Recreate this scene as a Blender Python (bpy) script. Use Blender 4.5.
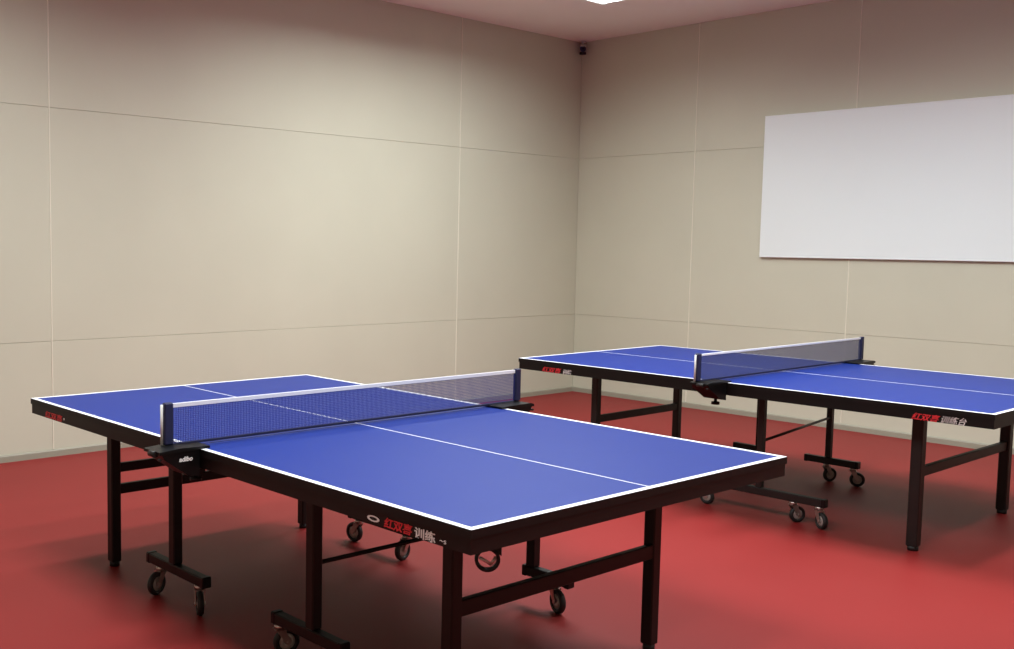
import bpy, bmesh, math
from mathutils import Vector, Matrix

for o in list(bpy.data.objects):
    bpy.data.objects.remove(o)
scene = bpy.context.scene
COL = scene.collection

# ---------------------------------------------------------------- camera
F_PX, IMG_W = 1059.6, 1014.0
CAM = Vector((-8.27, -6.6038, 1.4255))
YAW, PITCH, ROLL = 0.8607, -0.0850, 0.0130
fw = Vector((math.cos(PITCH) * math.cos(YAW), math.cos(PITCH) * math.sin(YAW), math.sin(PITCH)))
rt = fw.cross(Vector((0, 0, 1))).normalized()
up = rt.cross(fw)
r_ = rt * math.cos(ROLL) + up * math.sin(ROLL)
u_ = -rt * math.sin(ROLL) + up * math.cos(ROLL)
cd = bpy.data.cameras.new('camera')
cd.sensor_fit = 'HORIZONTAL'
cd.sensor_width = 36.0
cd.lens = F_PX / IMG_W * 36.0
cd.shift_x = 132.9 / IMG_W
cd.shift_y = 9.5 / IMG_W
cd.clip_start = 0.05
cam = bpy.data.objects.new('camera', cd)
COL.objects.link(cam)
m = Matrix.Identity(4)
for i in range(3):
    m[i][0], m[i][1], m[i][2], m[i][3] = r_[i], u_[i], -fw[i], CAM[i]
cam.matrix_world = m
scene.camera = cam

# ---------------------------------------------------------------- world, exposure
w = bpy.data.worlds.new('world')
scene.world = w
w.use_nodes = True
w.node_tree.nodes['Background'].inputs[0].default_value = (0, 0, 0, 1)
w.node_tree.nodes['Background'].inputs[1].default_value = 0.0
vs = scene.view_settings
vs.view_transform = 'Standard'
vs.look = 'None'
vs.exposure = 0.0
vs.gamma = 1.0
vs.use_curve_mapping = False
LAMP = 3.0                      # glow of the light panels' diffusers
LAMP_W = 42.0                   # light each panel throws down into the room
SPREAD = math.radians(160)      # their prismatic covers keep the light off the ceiling edge

# ---------------------------------------------------------------- room dimensions
H = 3.378                       # ceiling height
XW, YN = -9.3, -9.2             # the two walls behind the camera
ZT = 0.7214                     # height of the table tops
T1 = (-5.6312, -3.449, -0.0080)
T2 = (-2.4972, -3.5424, 0.0005)


# ---------------------------------------------------------------- materials
def srgb(r, g, b):
    f = lambda c: c / 12.92 if c <= 0.04045 else ((c + 0.055) / 1.055) ** 2.4
    return (f(r / 255), f(g / 255), f(b / 255), 1)


def mat(name, col, rough=0.5, metal=0.0, spec=0.5, vary=0.0, scale=20.0, bump=0.0, bscale=200.0, emit=0.0, coat=0.0):
    mt = bpy.data.materials.new(name)
    mt.use_nodes = True
    nt = mt.node_tree
    b = nt.nodes['Principled BSDF']
    b.inputs['Base Color'].default_value = col
    b.inputs['Roughness'].default_value = rough
    b.inputs['Metallic'].default_value = metal
    b.inputs['Specular IOR Level'].default_value = spec
    b.inputs['Coat Weight'].default_value = coat
    tc = nt.nodes.new('ShaderNodeTexCoord')
    if vary > 0:
        n = nt.nodes.new('ShaderNodeTexNoise')
        n.inputs['Scale'].default_value = scale
        n.inputs['Detail'].default_value = 5
        nt.links.new(tc.outputs['Object'], n.inputs['Vector'])
        mx = nt.nodes.new('ShaderNodeMix')
        mx.data_type = 'RGBA'
        lo = tuple(c * (1 - vary) for c in col[:3]) + (1,)
        hi = tuple(min(1, c * (1 + vary)) for c in col[:3]) + (1,)
        mx.inputs[6].default_value = lo
        mx.inputs[7].default_value = hi
        nt.links.new(n.outputs['Fac'], mx.inputs[0])
        nt.links.new(mx.outputs[2], b.inputs['Base Color'])
    if bump > 0:
        n2 = nt.nodes.new('ShaderNodeTexNoise')
        n2.inputs['Scale'].default_value = bscale
        n2.inputs['Detail'].default_value = 3
        nt.links.new(tc.outputs['Object'], n2.inputs['Vector'])
        bp = nt.nodes.new('ShaderNodeBump')
        bp.inputs['Strength'].default_value = bump
        bp.inputs['Distance'].default_value = 0.002
        nt.links.new(n2.outputs['Fac'], bp.inputs['Height'])
        nt.links.new(bp.outputs['Normal'], b.inputs['Normal'])
    if emit > 0:
        b.inputs['Emission Color'].default_value = (1, 0.985, 0.955, 1)
        b.inputs['Emission Strength'].default_value = emit
    return mt


M = {
    'wall': mat('wall_fabric', srgb(197, 195, 176), 0.62, spec=0.3, vary=0.05, scale=1.6, bump=0.22, bscale=160),
    'joint': mat('wall_joint', srgb(172, 164, 140), 0.8, vary=0.1, scale=5),
    'seam': mat('seam_strip', srgb(222, 218, 200), 0.5, vary=0.04, scale=8),
    'plain': mat('wall_paint', srgb(197, 195, 176), 0.7, vary=0.03, scale=2),
    'base': mat('baseboard_paint', srgb(150, 146, 130), 0.5, vary=0.08, scale=6),
    'ceil': mat('ceiling_paint', srgb(240, 235, 229), 0.8, vary=0.03, scale=3),
    'floor': mat('red_vinyl', srgb(133, 38, 37), 0.52, spec=0.18, vary=0.09, scale=1.3, bump=0.12, bscale=90),
    'blue': mat('table_blue', srgb(18, 44, 124), 0.45, spec=0.16, vary=0.03, scale=8, bump=0.03, bscale=500),
    'white_line': mat('line_white', srgb(232, 234, 240), 0.5, vary=0.02, scale=30),
    'black': mat('black_edge', srgb(9, 7, 7), 0.5, spec=0.3, vary=0.1, scale=12),
    'steel1': mat('dark_paint', srgb(17, 11, 10), 0.48, spec=0.3, vary=0.12, scale=10),
    'steel2': mat('charcoal_paint', srgb(28, 24, 23), 0.48, spec=0.35, vary=0.12, scale=10),
    'plastic': mat('black_plastic', srgb(9, 9, 10), 0.4, spec=0.3, vary=0.1, scale=30),
    'rubber': mat('black_rubber', srgb(18, 16, 16), 0.6, vary=0.1, scale=40),
    'chrome': mat('caster_metal', srgb(190, 178, 172), 0.28, metal=0.9, vary=0.05, scale=40),
    'hub': mat('wheel_hub', srgb(170, 160, 155), 0.4, metal=0.3, vary=0.08, scale=40),
    'navy': mat('navy_sleeve', srgb(13, 17, 58), 0.6, vary=0.1, scale=60),
    'net1': mat('net_blue', srgb(44, 50, 126), 0.8, vary=0.12, scale=80),
    'net2': mat('net_slate', srgb(66, 68, 98), 0.8, vary=0.12, scale=80),
    'tape': mat('tape_white', srgb(222, 222, 228), 0.7, vary=0.03, scale=50),
    'rod': mat('pale_rod', srgb(205, 203, 200), 0.35, vary=0.05, scale=40),
    'red_ink': mat('red_ink', srgb(214, 44, 52), 0.5, vary=0.05, scale=60),
    'white_ink': mat('white_ink', srgb(228, 226, 224), 0.5, vary=0.03, scale=60),
    'board': mat('board_white', srgb(229, 236, 236), 0.35, vary=0.012, scale=2),
    'board_edge': mat('board_trim', srgb(232, 238, 238), 0.35, vary=0.03, scale=10),
    'cam_dark': mat('camera_dark', srgb(20, 16, 18), 0.3, vary=0.1, scale=60),
    'cam_white': mat('camera_pale', srgb(205, 200, 200), 0.4, vary=0.03, scale=60),
    'lamp_frame': mat('lamp_frame', srgb(228, 228, 228), 0.4, vary=0.02, scale=20),
    'lamp': mat('lamp_diffuser', srgb(240, 240, 240), 0.5, vary=0.01, scale=20, emit=LAMP),
}


# ---------------------------------------------------------------- geometry helpers
def add_box(bm, x0, x1, y0, y1, z0, z1, mi=0, top=None):
    x0, x1 = min(x0, x1), max(x0, x1)
    y0, y1 = min(y0, y1), max(y0, y1)
    z0, z1 = min(z0, z1), max(z0, z1)
    v = [bm.verts.new(p) for p in ((x0, y0, z0), (x1, y0, z0), (x1, y1, z0), (x0, y1, z0),
                                   (x0, y0, z1), (x1, y0, z1), (x1, y1, z1), (x0, y1, z1))]
    for k, f in enumerate(((0, 3, 2, 1), (4, 5, 6, 7), (0, 1, 5, 4), (1, 2, 6, 5), (2, 3, 7, 6), (3, 0, 4, 7))):
        fc = bm.faces.new([v[i] for i in f])
        fc.material_index = top if (k == 1 and top is not None) else mi


def add_cyl(bm, a, b, r, n=16, r2=None, caps=True):
    a, b = Vector(a), Vector(b)
    d = (b - a).normalized()
    s = d.orthogonal().normalized()
    t = d.cross(s)
    r2 = r if r2 is None else r2
    A = [bm.verts.new(a + (s * math.cos(2 * math.pi * i / n) + t * math.sin(2 * math.pi * i / n)) * r) for i in range(n)]
    B = [bm.verts.new(b + (s * math.cos(2 * math.pi * i / n) + t * math.sin(2 * math.pi * i / n)) * r2) for i in range(n)]
    for i in range(n):
        f = bm.faces.new((A[i], A[(i + 1) % n], B[(i + 1) % n], B[i]))
        f.smooth = True
    if caps:
        bm.faces.new(A[::-1])
        bm.faces.new(B)


def add_lathe(bm, c, axis, prof, n=24):
    # prof: list of (offset along axis, radius), closed into a ring
    c, d = Vector(c), Vector(axis).normalized()
    s = d.orthogonal().normalized()
    t = d.cross(s)
    rings = []
    for i in range(n):
        e = s * math.cos(2 * math.pi * i / n) + t * math.sin(2 * math.pi * i / n)
        rings.append([bm.verts.new(c + d * o + e * r) for o, r in prof])
    k = len(prof)
    for i in range(n):
        for j in range(k):
            f = bm.faces.new((rings[i][j], rings[(i + 1) % n][j], rings[(i + 1) % n][(j + 1) % k], rings[i][(j + 1) % k]))
            f.smooth = True


def add_prism(bm, pts, d):
    # pts: polygon in 3D, extruded by vector d
    d = Vector(d)
    A = [bm.verts.new(p) for p in pts]
    B = [bm.verts.new(Vector(p) + d) for p in pts]
    n = len(pts)
    bm.faces.new(A[::-1])
    bm.faces.new(B)
    for i in range(n):
        bm.faces.new((A[i], A[(i + 1) % n], B[(i + 1) % n], B[i]))


def bevel(bm, w_, seg=1):
    bmesh.ops.bevel(bm, geom=bm.edges[:], offset=w_, segments=seg, affect='EDGES', clamp_overlap=True)


def obj(name, bm, mats, parent=None):
    bmesh.ops.recalc_face_normals(bm, faces=bm.faces[:])
    me = bpy.data.meshes.new(name)
    bm.to_mesh(me)
    bm.free()
    for q in (mats if isinstance(mats, (list, tuple)) else [mats]):
        me.materials.append(M[q])
    o = bpy.data.objects.new(name, me)
    COL.objects.link(o)
    if parent:
        o.parent = parent
    return o


def box(name, x0, x1, y0, y1, z0, z1, m_, parent=None, bw=0.0):
    bm = bmesh.new()
    add_box(bm, x0, x1, y0, y1, z0, z1)
    if bw:
        bevel(bm, bw)
    return obj(name, bm, m_, parent)


def tag(o, label, cat, group=None):
    o['label'] = label
    o['category'] = cat
    if group:
        o['group'] = group
    return o


def struct(o):
    o['kind'] = 'structure'
    return o


def empty(name, loc, rz=0.0):
    o = bpy.data.objects.new(name, None)
    o.empty_display_size = 0.2
    COL.objects.link(o)
    o.location = loc
    o.rotation_euler = (0, 0, rz)
    return o


# ---------------------------------------------------------------- the room
PT = 0.012                                     # thickness of the wall panels
floor = struct(box('floor', XW - 0.1, 0.1, YN - 0.1, 0.1, -0.1, 0, 'floor'))
ceiling = struct(box('ceiling', XW - 0.1, 0.1, YN - 0.1, 0.1, H, H + 0.1, 'ceil'))
wall_left = struct(box('wall_left', XW - 0.1, 0.1, PT, 0.1 + PT, 0, H, 'joint'))
wall_right = struct(box('wall_right', PT, 0.1 + PT, YN - 0.1, 0.1, 0, H, 'joint'))
struct(box('wall_back', XW - 0.1, XW, YN - 0.1, 0.1, 0, H, 'plain'))
struct(box('wall_near', XW - 0.1, 0.1, YN - 0.1, YN, 0, H, 'plain'))

ROWS = [0.0, 0.763, 2.271, H]
G = 0.0008                                     # half width of a joint
lip = [0.0, 0.0008, 0.0004, 0.0010, 0.0002, 0.0006]
k = 0
cols = [0.0, -1.635, -5.37, XW]
for i in range(len(cols) - 1):
    for j in range(3):
        bm = bmesh.new()
        add_box(bm, cols[i + 1] + G, cols[i] - (G if i else -PT), -lip[k % 6], PT, ROWS[j] + (G if j else 0), ROWS[j + 1] - (G if j < 2 else 0))
        bevel(bm, 0.0014)
        obj('panel', bm, 'wall', wall_left)
        k += 1
cols = [0.0, -1.284, -2.700, -4.116, -5.532, -6.948, -8.364, YN]
for i in range(len(cols) - 1):
    for j in range(3):
        bm = bmesh.new()
        add_box(bm, -lip[(k * 5 + 1) % 6], PT, cols[i + 1] + G, cols[i] - (G if i else 0.003), ROWS[j] + (G if j else 0), ROWS[j + 1] - (G if j < 2 else 0))
        bevel(bm, 0.0014)
        obj('panel', bm, 'wall', wall_right)
        k += 1


def seam_strip(wall, x, y, z0, z1):
    bm = bmesh.new()
    a = 0.0048
    if wall is wall_left:
        add_prism(bm, [(x - a, -0.001, z0), (x - a * 0.5, -0.0042, z0), (x + a * 0.5, -0.0042, z0), (x + a, -0.001, z0)], (0, 0, z1 - z0))
    else:
        add_prism(bm, [(-0.001, y - a, z0), (-0.0042, y - a * 0.5, z0), (-0.0042, y + a * 0.5, z0), (-0.001, y + a, z0)], (0, 0, z1 - z0))
    obj('seam_strip', bm, 'seam', wall)


for x in (-1.635, -5.37):
    seam_strip(wall_left, x, 0, 0.048, H - 0.002)
for y in (-1.284, -2.700, -4.116, -5.532, -6.948, -8.364):
    if -4.2 < y < -2.0:
        seam_strip(wall_right, 0, y, 0.048, 1.350)
        seam_strip(wall_right, 0, y, 2.524, H - 0.002)
    else:
        seam_strip(wall_right, 0, y, 0.048, H - 0.002)


def skirting(name, pts, d):
    bm = bmesh.new()
    add_prism(bm, pts, d)
    return struct(obj(name, bm, 'base'))


skirting('baseboard_left', [(XW, -0.002, 0), (XW, -0.014, 0), (XW, -0.014, 0.038), (XW, -0.009, 0.046), (XW, -0.002, 0.046)], (-XW - 0.002, 0, 0))
skirting('baseboard_right', [(-0.002, YN, 0), (-0.014, YN, 0), (-0.014, YN, 0.038), (-0.009, YN, 0.046), (-0.002, YN, 0.046)], (0, -YN - 0.014, 0))


# ---------------------------------------------------------------- ceiling lights
def light_panel(x, y, label, group=None, lx=1.2, ly=0.3, power=1.0):
    t = empty('ceiling_light', (x, y, H - 0.03))
    tag(t, label, 'light', group)
    bm = bmesh.new()
    f = 0.02
    add_box(bm, -lx / 2, lx / 2, -ly / 2, -ly / 2 + f, 0, 0.03)
    add_box(bm, -lx / 2, lx / 2, ly / 2 - f, ly / 2, 0, 0.03)
    add_box(bm, -lx / 2, -lx / 2 + f, -ly / 2 + f, ly / 2 - f, 0, 0.03)
    add_box(bm, lx / 2 - f, lx / 2, -ly / 2 + f, ly / 2 - f, 0, 0.03)
    obj('frame', bm, 'lamp_frame', t)
    box('diffuser', -lx / 2 + f, lx / 2 - f, -ly / 2 + f, ly / 2 - f, 0.004, 0.028, 'lamp', t)
    ld = bpy.data.lights.new('panel_light', 'AREA')
    ld.shape = 'RECTANGLE'
    ld.size, ld.size_y = lx - 2 * f, ly - 2 * f
    ld.energy = LAMP_W * power
    ld.spread = SPREAD
    ld.color = (0.925, 1.0, 1.0)
    lo = bpy.data.objects.new('panel_light', ld)
    COL.objects.link(lo)
    lo.location = (0, 0, 0.002)
    lo.parent = t
    return t


light_panel(-1.88, -1.36, 'glowing ceiling light panel at the top edge of the picture near the corner', power=0.5)
light_panel(-1.88, -3.90, 'added ceiling light panel that brightens the whiteboard wall, out of the picture', power=0.32)  # extra lamp, added to lift the light on wall_right and the whiteboard
for y in (-1.50, -2.75, -4.00, -5.25, -6.50):
    for x in (-3.20, -6.50):
        light_panel(x, y, 'rectangular ceiling light panel above the room, out of the picture', 'ceiling light panels out of the picture', power=1.0 if x > -5 else 0.82)

# ---------------------------------------------------------------- whiteboard
WY, WZ0, WZ1, WL = -1.9516, 1.3554, 2.5192, 2.4
wb = empty('whiteboard', (0, WY - WL / 2, WZ0))
tag(wb, 'large blank whiteboard hung on the beige wall above the far table', 'whiteboard')
hh = WZ1 - WZ0
bm = bmesh.new()
add_box(bm, -0.030, -0.008, -WL / 2 + 0.012, WL / 2 - 0.012, 0.012, hh - 0.012)
obj('writing_surface', bm, 'board', wb)
box('frame_rail', -0.0312, -0.004, -WL / 2, WL / 2, 0, 0.0125, 'board_edge', wb, 0.002)
box('frame_rail', -0.0312, -0.004, -WL / 2, WL / 2, hh - 0.0125, hh, 'board_edge', wb, 0.002)
box('frame_stile', -0.0312, -0.004, -WL / 2, -WL / 2 + 0.0125, 0.0125, hh - 0.0125, 'board_edge', wb, 0.002)
box('frame_stile', -0.0312, -0.004, WL / 2 - 0.0125, WL / 2, 0.0125, hh - 0.0125, 'board_edge', wb, 0.002)

# ---------------------------------------------------------------- security camera in the corner
sc = empty('security_camera', (-0.055, -0.055, H))
tag(sc, 'tiny dark security camera on a pale bracket in the ceiling corner', 'camera')
bm = bmesh.new()
add_cyl(bm, (0, 0, 0), (0, 0, -0.012), 0.028, 20)
add_cyl(bm, (0, 0, -0.012), (0, 0, -0.045), 0.009, 12)
obj('ceiling_mount', bm, 'cam_white', sc)
d = Vector((-0.70, -0.62, -0.34)).normalized()
c0 = Vector((0.012, 0.012, -0.058))
bm = bmesh.new()
add_cyl(bm, c0, c0 + d * 0.075, 0.027, 20)
body = obj('camera_body', bm, 'cam_dark', sc)
bm = bmesh.new()
add_cyl(bm, c0 + d * 0.075, c0 + d * 0.082, 0.019, 20, 0.016)
obj('lens', bm, 'plastic', body)
bm = bmesh.new()
s = d.cross(Vector((0, 0, 1))).normalized() * 0.030
u2 = s.cross(d).normalized()
p0 = c0 - d * 0.005
add_prism(bm, [p0 - s + u2 * 0.029, p0 + s + u2 * 0.029, p0 + s + d * 0.095 + u2 * 0.029, p0 - s + d * 0.095 + u2 * 0.029], u2 * 0.004)
obj('sun_hood', bm, 'cam_white', body)
box('junction_box', -0.018, 0.030, -0.018, 0.030, -0.125, -0.100, 'cam_dark', sc, 0.004)
bm = bmesh.new()
add_cyl(bm, (0.012, 0.012, -0.06), (0.012, 0.012, -0.102), 0.006, 10)
obj('cable', bm, 'plastic', sc)


# ---------------------------------------------------------------- table parts
def caster(parent, pivot, head, ztop, r=0.043, trail=0.026):
    """pivot: (x,y) of the stem under the beam; head: direction in degrees in which the wheel trails."""
    pv = Vector((pivot[0], pivot[1], 0))
    h = Vector((math.cos(math.radians(head)), math.sin(math.radians(head)), 0))
    ax = Vector((-h.y, h.x, 0))
    wv = pv + h * trail
    ce = wv + Vector((0, 0, r))
    bm = bmesh.new()
    add_cyl(bm, pv + Vector((0, 0, ztop - 0.016)), pv + Vector((0, 0, ztop)), 0.019, 16)
    for s_ in (-1, 1):
        o_ = ax * (0.0155 * s_)
        a = pv + Vector((0, 0, ztop - 0.016)) + o_
        add_prism(bm, [a - h * 0.018, a + h * 0.020, a + h * 0.020 - Vector((0, 0, 0.012)),
                       ce + o_ + h * 0.012, ce + o_ - Vector((0, 0, 0.010)), ce + o_ - h * 0.010], ax * (0.003 * s_))
    a = pv + Vector((0, 0, ztop - 0.016))
    add_prism(bm, [a - h * 0.018 - ax * 0.0185, a + h * 0.020 - ax * 0.0185, a + h * 0.020 + ax * 0.0185, a - h * 0.018 + ax * 0.0185], (0, 0, -0.004))
    add_cyl(bm, ce - ax * 0.021, ce + ax * 0.021, 0.006, 10)
    c_ = obj('caster', bm, 'chrome', parent)
    bm = bmesh.new()
    add_lathe(bm, ce, ax, [(-0.008, r * 0.62), (-0.012, r * 0.70), (-0.012, r * 0.90), (-0.006, r), (0.006, r), (0.012, r * 0.90), (0.012, r * 0.70), (0.008, r * 0.62)], 28)
    obj('wheel', bm, 'rubber', c_)
    bm = bmesh.new()
    add_lathe(bm, ce, ax, [(-0.007, 0.0065), (-0.010, r * 0.30), (-0.007, r * 0.66), (0.007, r * 0.66), (0.010, r * 0.30), (0.007, 0.0065)], 20)
    obj('hub', bm, 'hub', c_)
    return c_


def beam(parent, x, y0, y1, z0, z1, m_, wd=0.038):
    b = box('wheel_beam', x - wd / 2, x + wd / 2, y0, y1, z0, z1, m_, parent, 0.004)
    e = 0.004
    for ya, yb in ((y0 - 0.012, y0 + 0.012), (y1 - 0.012, y1 + 0.012)):
        box('end_cap', x - wd / 2 - e / 2, x + wd / 2 + e / 2, ya, yb, z0 - e / 2, z1 + e / 2, 'plastic', b, 0.004)
    return b


def tube(parent, name, x, y, z0, z1, wd, m_):
    return box(name, x - wd / 2, x + wd / 2, y - wd / 2, y + wd / 2, z0, z1, m_, parent, wd * 0.10)


def leg(parent, x, y, wd, m_, top):
    l = tube(parent, 'leg', x, y, 0.02, top, wd, m_)
    bm = bmesh.new()
    add_cyl(bm, (x, y, 0), (x, y, 0.022), wd * 0.47, 16)
    obj('foot', bm, 'rubber', l)
    return l


HW, HL, TH, AP = 0.7625, 1.37, 0.024, 0.042
ZB = ZT - TH                                  # underside of the board
ZA = ZB - AP                                  # underside of the steel apron
LN = 0.0006                                   # thickness of the painted lines


def table_half(t, s, m_):
    """s=-1 the half towards the camera's side wall, s=1 the half towards wall_left."""
    g = 0.0025
    y0, y1 = (g, HL) if s > 0 else (-HL, -g)
    bm = bmesh.new()
    add_box(bm, -HW, HW, y0, y1, ZB, ZT, 0, 1)
    top = obj('tabletop', bm, ['black', 'blue'], t)
    ye = HL * s
    for sx in (-1, 1):
        box('side_line', sx * HW, sx * (HW - 0.020), y0, y1, ZT, ZT + LN, 'white_line', top)
    box('end_line', -HW + 0.020, HW - 0.020, ye, ye - 0.020 * s, ZT, ZT + LN, 'white_line', top)
    box('center_line', -0.0025, 0.0025, g * s, ye - 0.020 * s, ZT, ZT + LN, 'white_line', top)
    # apron: four rails under the board, a little inset
    i_ = 0.004
    rw = 0.025
    bm = bmesh.new()
    add_box(bm, -HW + i_, -HW + i_ + rw, y0 + i_, y1 - i_, ZA, ZB)
    add_box(bm, HW - i_ - rw, HW - i_, y0 + i_, y1 - i_, ZA, ZB)
    add_box(bm, -HW + i_ + rw, HW - i_ - rw, y0 + i_, y0 + i_ + rw, ZA, ZB)
    add_box(bm, -HW + i_ + rw, HW - i_ - rw, y1 - i_ - rw, y1 - i_, ZA, ZB)
    ap = obj('apron', bm, m_, t)
    return top, ap


def lettering(ap, name, text, y, z, size, m_, shear=0.0, sx=1.0, x=-HW + 0.004, bold=0.0):
    """flat lettering on the outer side rail, read from outside (text runs towards -y)."""
    cu = bpy.data.curves.new('text', 'FONT')
    cu.body = text
    cu.size = size
    cu.shear = shear
    cu.offset = bold
    cu.extrude = 0.0006
    to = bpy.data.objects.new('text', cu)
    COL.objects.link(to)
    bpy.context.view_layer.update()
    me = bpy.data.meshes.new_from_object(to.evaluated_get(bpy.context.evaluated_depsgraph_get()))
    bpy.data.objects.remove(to)
    bpy.data.curves.remove(cu)
    for v in me.vertices:
        px, py, pz = v.co
        v.co = (x - pz - 0.0006, y - px * sx, z + py)
    me.materials.clear()
    me.materials.append(M[m_])
    me.name = name
    o = bpy.data.objects.new(name, me)
    COL.objects.link(o)
    o.parent = ap
    return o


def emblem(ap, y, z, rw, rh, m_, x=-HW + 0.004):
    """almond-shaped ring with a bar, the small mark before the lettering."""
    bm = bmesh.new()
    n = 24
    O, I = [], []
    for i in range(n):
        a = 2 * math.pi * i / n
        O.append((y + rw * math.cos(a), z + rh * math.sin(a)))
        I.append((y + rw * 0.66 * math.cos(a), z + rh * 0.55 * math.sin(a)))
    for i in range(n):
        j = (i + 1) % n
        add_prism(bm, [(x, *O[i]), (x, *O[j]), (x, *I[j]), (x, *I[i])], (-0.0008, 0, 0))
    o = obj('emblem', bm, m_, ap)
    return o


# ---------------------------------------------------------------- the near table
t1 = empty('table_tennis_table', (T1[0], T1[1], 0), T1[2])
tag(t1, 'blue table tennis table in the foreground, nearest the camera', 'table')
topN, apN = table_half(t1, -1, 'steel1')
topF, apF = table_half(t1, 1, 'steel1')
lw = 0.046
for x, y in ((-0.488, -1.03), (0.515, -1.015), (-0.530, 1.035), (0.500, 1.035)):
    leg(t1, x, y, lw, 'steel1', ZB)
box('crossbar', -0.488, 0.515, -1.034, -1.010, 0.335, 0.385, 'steel1', t1, 0.003)
box('crossbar', -0.530, 0.500, 1.023, 1.047, 0.318, 0.362, 'steel1', t1, 0.003)
box('crossbar', -0.530, 0.500, 1.023, 1.047, 0.415, 0.455, 'steel1', t1, 0.003)
BZ0, BZ1 = 0.112, 0.152
for x, y, y0, y1 in ((-0.55, 0.465, 0.240, 0.660), (-0.55, -0.445, -0.605, -0.235), (0.55, 0.45, 0.25, 0.71), (0.55, -0.435, -0.62, -0.405)):
    tube(t1, 'carriage_leg', x, y, BZ1, ZB, 0.042, 'steel1')
    beam(t1, x, y0, y1, BZ0, BZ1, 'steel1')
    box('hinge_plate', x - 0.05, x - 0.021, y - 0.03, y + 0.03, ZB - 0.11, ZB, 'black', t1, 0.003)
for sy in (-0.44,):
    bm = bmesh.new()
    add_cyl(bm, (-0.55, sy, 0.37), (0.55, sy, 0.37), 0.0075, 12)
    obj('tie_rod', bm, 'steel1', t1)
for pv, hd in (((-0.55, 0.585), -160), ((-0.55, 0.285), -115), ((-0.55, -0.25), -15), ((-0.55, -0.57), -110),
               ((0.55, 0.66), 100), ((0.55, 0.32), 190), ((0.55, -0.55), -110)):
    caster(t1, pv, hd, BZ0, 0.047)
# loop-shaped folding handle hanging under the end rail
bm = bmesh.new()
hc = Vector((-0.655, -1.325, 0.618))
e1_ = Vector((0.74, -0.67, 0.0)).normalized()
n1_ = e1_.cross(Vector((0, 0, 1)))
add_lathe(bm, hc, n1_, [(-0.007, 0.024), (-0.007, 0.033), (0.007, 0.033), (0.007, 0.024)], 24)
add_prism(bm, [hc + e1_ * 0.012 - n1_ * 0.006 + Vector((0, 0, 0.026)), hc + e1_ * 0.036 - n1_ * 0.006 + Vector((0, 0, 0.010)),
               hc + e1_ * 0.036 - n1_ * 0.006 + Vector((0, 0, ZB - 0.618)), hc + e1_ * 0.012 - n1_ * 0.006 + Vector((0, 0, ZB - 0.618))], n1_ * 0.012)
fh = obj('folding_handle', bm, 'plastic', t1)
bm = bmesh.new()
add_cyl(bm, hc - e1_ * 0.020 + Vector((0, 0, 0.004)), hc + e1_ * 0.010 - Vector((0, 0, 0.014)), 0.004, 10)
add_cyl(bm, hc + e1_ * 0.010 - Vector((0, 0, 0.014)), hc + e1_ * 0.022 + Vector((0, 0, 0.006)), 0.004, 10)
obj('handle_pin', bm, 'chrome', fh)
lettering(apN, 'red_lettering', '红双喜', -1.035, 0.6595, 0.030, 'red_ink', 0.15, 1.25, bold=0.0006)
lettering(apN, 'white_lettering', '训练', -1.158, 0.6595, 0.030, 'white_ink', 0.0, 1.35, bold=0.0006)
lettering(apN, 'white_lettering', '~s', -1.254, 0.6635, 0.022, 'white_ink', 0.0, 1.2)
emblem(apN, -0.990, 0.6705, 0.026, 0.0085, 'white_ink')
lettering(apF, 'red_lettering', '红双喜', 1.222, 0.6600, 0.030, 'red_ink', 0.1, 1.95, bold=0.0006)
lettering(apF, 'white_lettering', '•', 1.035, 0.6600, 0.040, 'white_ink')

# ---------------------------------------------------------------- the far table
t2 = empty('table_tennis_table', (T2[0], T2[1], 0), T2[2])
tag(t2, 'blue table tennis table at the right, behind the foreground one and below the whiteboard', 'table')
topN2, apN2 = table_half(t2, -1, 'black')
topF2, apF2 = table_half(t2, 1, 'black')
lw2 = 0.052
for x, y in ((-0.575, -0.985), (0.562, -0.985), (-0.480, 0.975), (0.420, 0.985)):
    leg(t2, x, y, lw2 if y < 0 else 0.046, 'steel2', ZB)
box('crossbar', -0.575, 0.562, -0.998, -0.972, 0.352, 0.400, 'steel2', t2, 0.003)
box('crossbar', -0.480, 0.420, 0.968, 0.992, 0.335, 0.380, 'steel2', t2, 0.003)
for x, y, y0, y1 in ((-0.55, -0.172, -0.530, 0.20), (0.55, -0.010, -0.19, 0.125), (0.55, 0.452, 0.430, 0.615)):
    tube(t2, 'carriage_leg', x, y, BZ1, ZB, 0.034, 'steel2')
    beam(t2, x, y0, y1, BZ0, BZ1, 'steel2')
bm = bmesh.new()
add_cyl(bm, (-0.55, -0.172, 0.40), (0.55, -0.010, 0.40), 0.0075, 12)
obj('tie_rod', bm, 'steel2', t2)
for pv, hd in (((-0.55, -0.365), -30), ((-0.55, -0.505), -120), ((-0.55, 0.165), -90),
               ((0.55, -0.165), -60), ((0.55, 0.00), -30), ((0.55, 0.455), -20), ((0.55, 0.58), 70)):
    caster(t2, pv, hd, BZ0)
lettering(apN2, 'red_lettering', '红双喜', -1.018, 0.6585, 0.034, 'red_ink', 0.35, 1.15, bold=0.0006)
lettering(apN2, 'white_lettering', '训练台', -1.142, 0.6585, 0.036, 'white_ink', 0.35, 1.02, bold=0.0)
lettering(apF2, 'red_lettering', '红双喜', 1.180, 0.6590, 0.033, 'red_ink', 0.25, 1.45, bold=0.0006)
lettering(apF2, 'white_lettering', '训练', 1.020, 0.6590, 0.030, 'white_ink', 0.25, 1.10, bold=0.0004)


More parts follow.
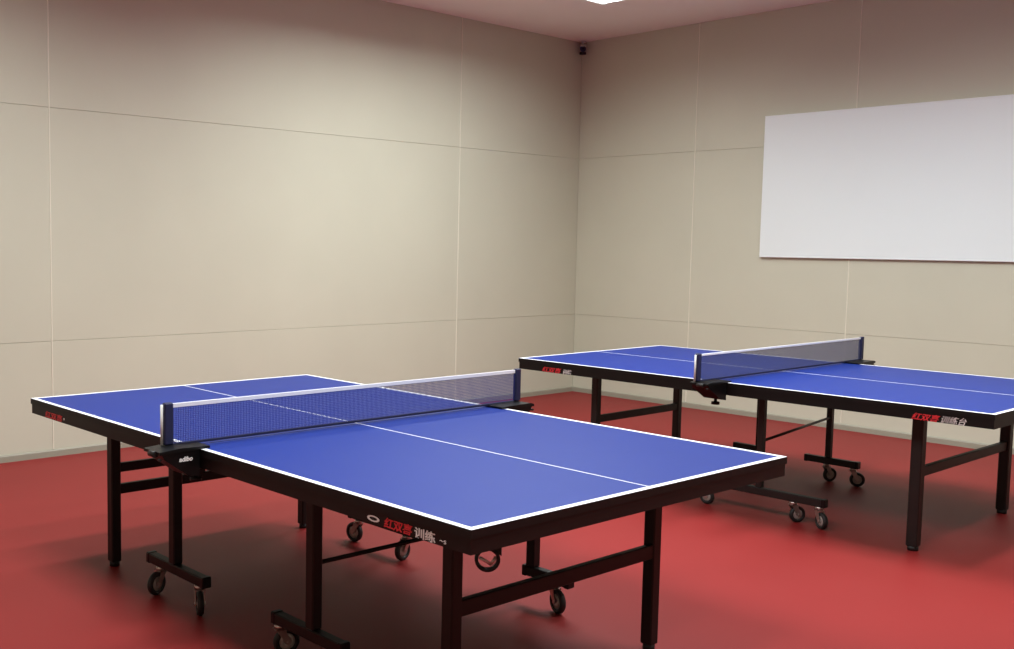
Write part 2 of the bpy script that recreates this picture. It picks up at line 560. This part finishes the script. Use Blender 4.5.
# ---------------------------------------------------------------- nets
def net(tb, label, xa, xb, netmat, tape_h, seed_shift, logo=None):
    n_ = empty('table_tennis_net', (tb[0], tb[1], ZT), tb[2])
    tag(n_, label, 'net', 'nets clamped to the table tennis tables')
    z1 = 0.1525
    z0 = 0.010
    # strands
    bm = bmesh.new()
    st, sp = 0.00075, 0.0066
    nx = int((xb - xa - 0.03) / sp)
    for i in range(nx + 1):
        x = xa + 0.015 + i * sp
        add_box(bm, x - st, x + st, -st, st, z0, z1 - tape_h + 0.002)
    zz = z0 + sp
    while zz < z1 - tape_h:
        add_box(bm, xa + 0.012, xb - 0.012, -st * 0.8, st * 0.8, zz - st * 0.8, zz + st * 0.8)
        zz += sp
    ms = obj('mesh', bm, netmat, n_)
    ms['kind'] = 'stuff'
    box('top_tape', xa + 0.012, xb - 0.012, -0.003, 0.003, z1 - tape_h, z1, 'tape', n_, 0.001)
    box('bottom_cord', xa + 0.012, xb - 0.012, -0.003, 0.003, z0 - 0.004, z0 + 0.005, 'navy', n_, 0.001)
    for s_, x in ((-1, xa), (1, xb)):
        edge = s_ * HW
        p = box('post', x - 0.017, x + 0.017, -0.011, 0.011, 0.012, z1 + 0.004, 'navy', n_, 0.004)
        bm = bmesh.new()
        add_cyl(bm, (x + s_ * 0.021, 0.004, 0.012), (x + s_ * 0.021, 0.004, z1 - 0.002), 0.005, 10)
        obj('rod', bm, 'rod', p)
        # clamp: plate over the edge, hanging body outside the edge, jaw and screw below
        bm = bmesh.new()
        ys = (-0.085, 0.025)
        xo = x + s_ * (0.078 if abs(x) < 0.88 else (0.034 if s_ < 0 else 0.022))
        add_prism(bm, [(edge - s_ * 0.035, ys[0], 0.0012), (xo, ys[0], -0.004), (xo, ys[0], 0.006), (x, ys[0], 0.012), (edge - s_ * 0.035, ys[0], 0.009)], (0, ys[1] - ys[0], 0))
        e1 = edge + s_ * 0.003
        add_prism(bm, [(e1, ys[0] + 0.004, 0.0012), (xo - s_ * 0.01, ys[0] + 0.004, -0.004), (xo - s_ * 0.02, ys[0] + 0.004, -0.022), (e1 + s_ * 0.045, ys[0] + 0.004, -0.085), (e1, ys[0] + 0.004, -0.092)], (0, ys[1] - ys[0] - 0.008, 0))
        cl = obj('clamp', bm, 'plastic', n_)
        bm = bmesh.new()
        add_prism(bm, [(e1, -0.03, -0.092), (edge - s_ * 0.05, -0.03, -0.092), (edge - s_ * 0.05, -0.03, -0.080), (e1, -0.03, -0.080)], (0, 0.06, 0))
        add_cyl(bm, (edge - s_ * 0.030, 0, -0.080), (edge - s_ * 0.030, 0, -0.068), 0.012, 12)
        obj('jaw', bm, 'plastic', cl)
        bm = bmesh.new()
        add_cyl(bm, (edge - s_ * 0.03, 0, -0.092), (edge - s_ * 0.03, 0, -0.115), 0.008, 10)
        add_cyl(bm, (edge - s_ * 0.03, 0, -0.112), (edge - s_ * 0.03, 0, -0.126), 0.022, 12)
        obj('screw_knob', bm, 'plastic', cl)
        bm = bmesh.new()
        add_cyl(bm, (xo, -0.058, -0.004), (xo, -0.020, -0.004), 0.011, 14)
        add_cyl(bm, (xo - s_ * 0.004, -0.083, -0.020), (xo - s_ * 0.004, -0.070, -0.020), 0.005, 10)
        obj('tension_knob', bm, 'steel2', cl)
        if s_ < 0 and logo:
            cu = bpy.data.curves.new('text', 'FONT')
            cu.body = logo
            cu.size = 0.022
            cu.shear = 0.2
            cu.extrude = 0.0005
            cu.offset = 0.0006
            to = bpy.data.objects.new('text', cu)
            COL.objects.link(to)
            bpy.context.view_layer.update()
            me = bpy.data.meshes.new_from_object(to.evaluated_get(bpy.context.evaluated_depsgraph_get()))
            bpy.data.objects.remove(to)
            for v in me.vertices:
                v.co = (-0.845 + v.co.x * 1.05, ys[0] + 0.004 - 0.0006 - v.co.z, -0.034 + v.co.y)
            me.materials.clear()
            me.materials.append(M['white_ink'])
            lo = bpy.data.objects.new('logo', me)
            COL.objects.link(lo)
            lo.parent = cl
    return n_


net(T1, 'blue net with white top tape across the foreground table', -0.842, 0.913, 'net1', 0.015, 0, 'adibo')
net(T2, 'net with thin white top tape across the table below the whiteboard', -0.912, 0.936, 'net2', 0.011, 1)
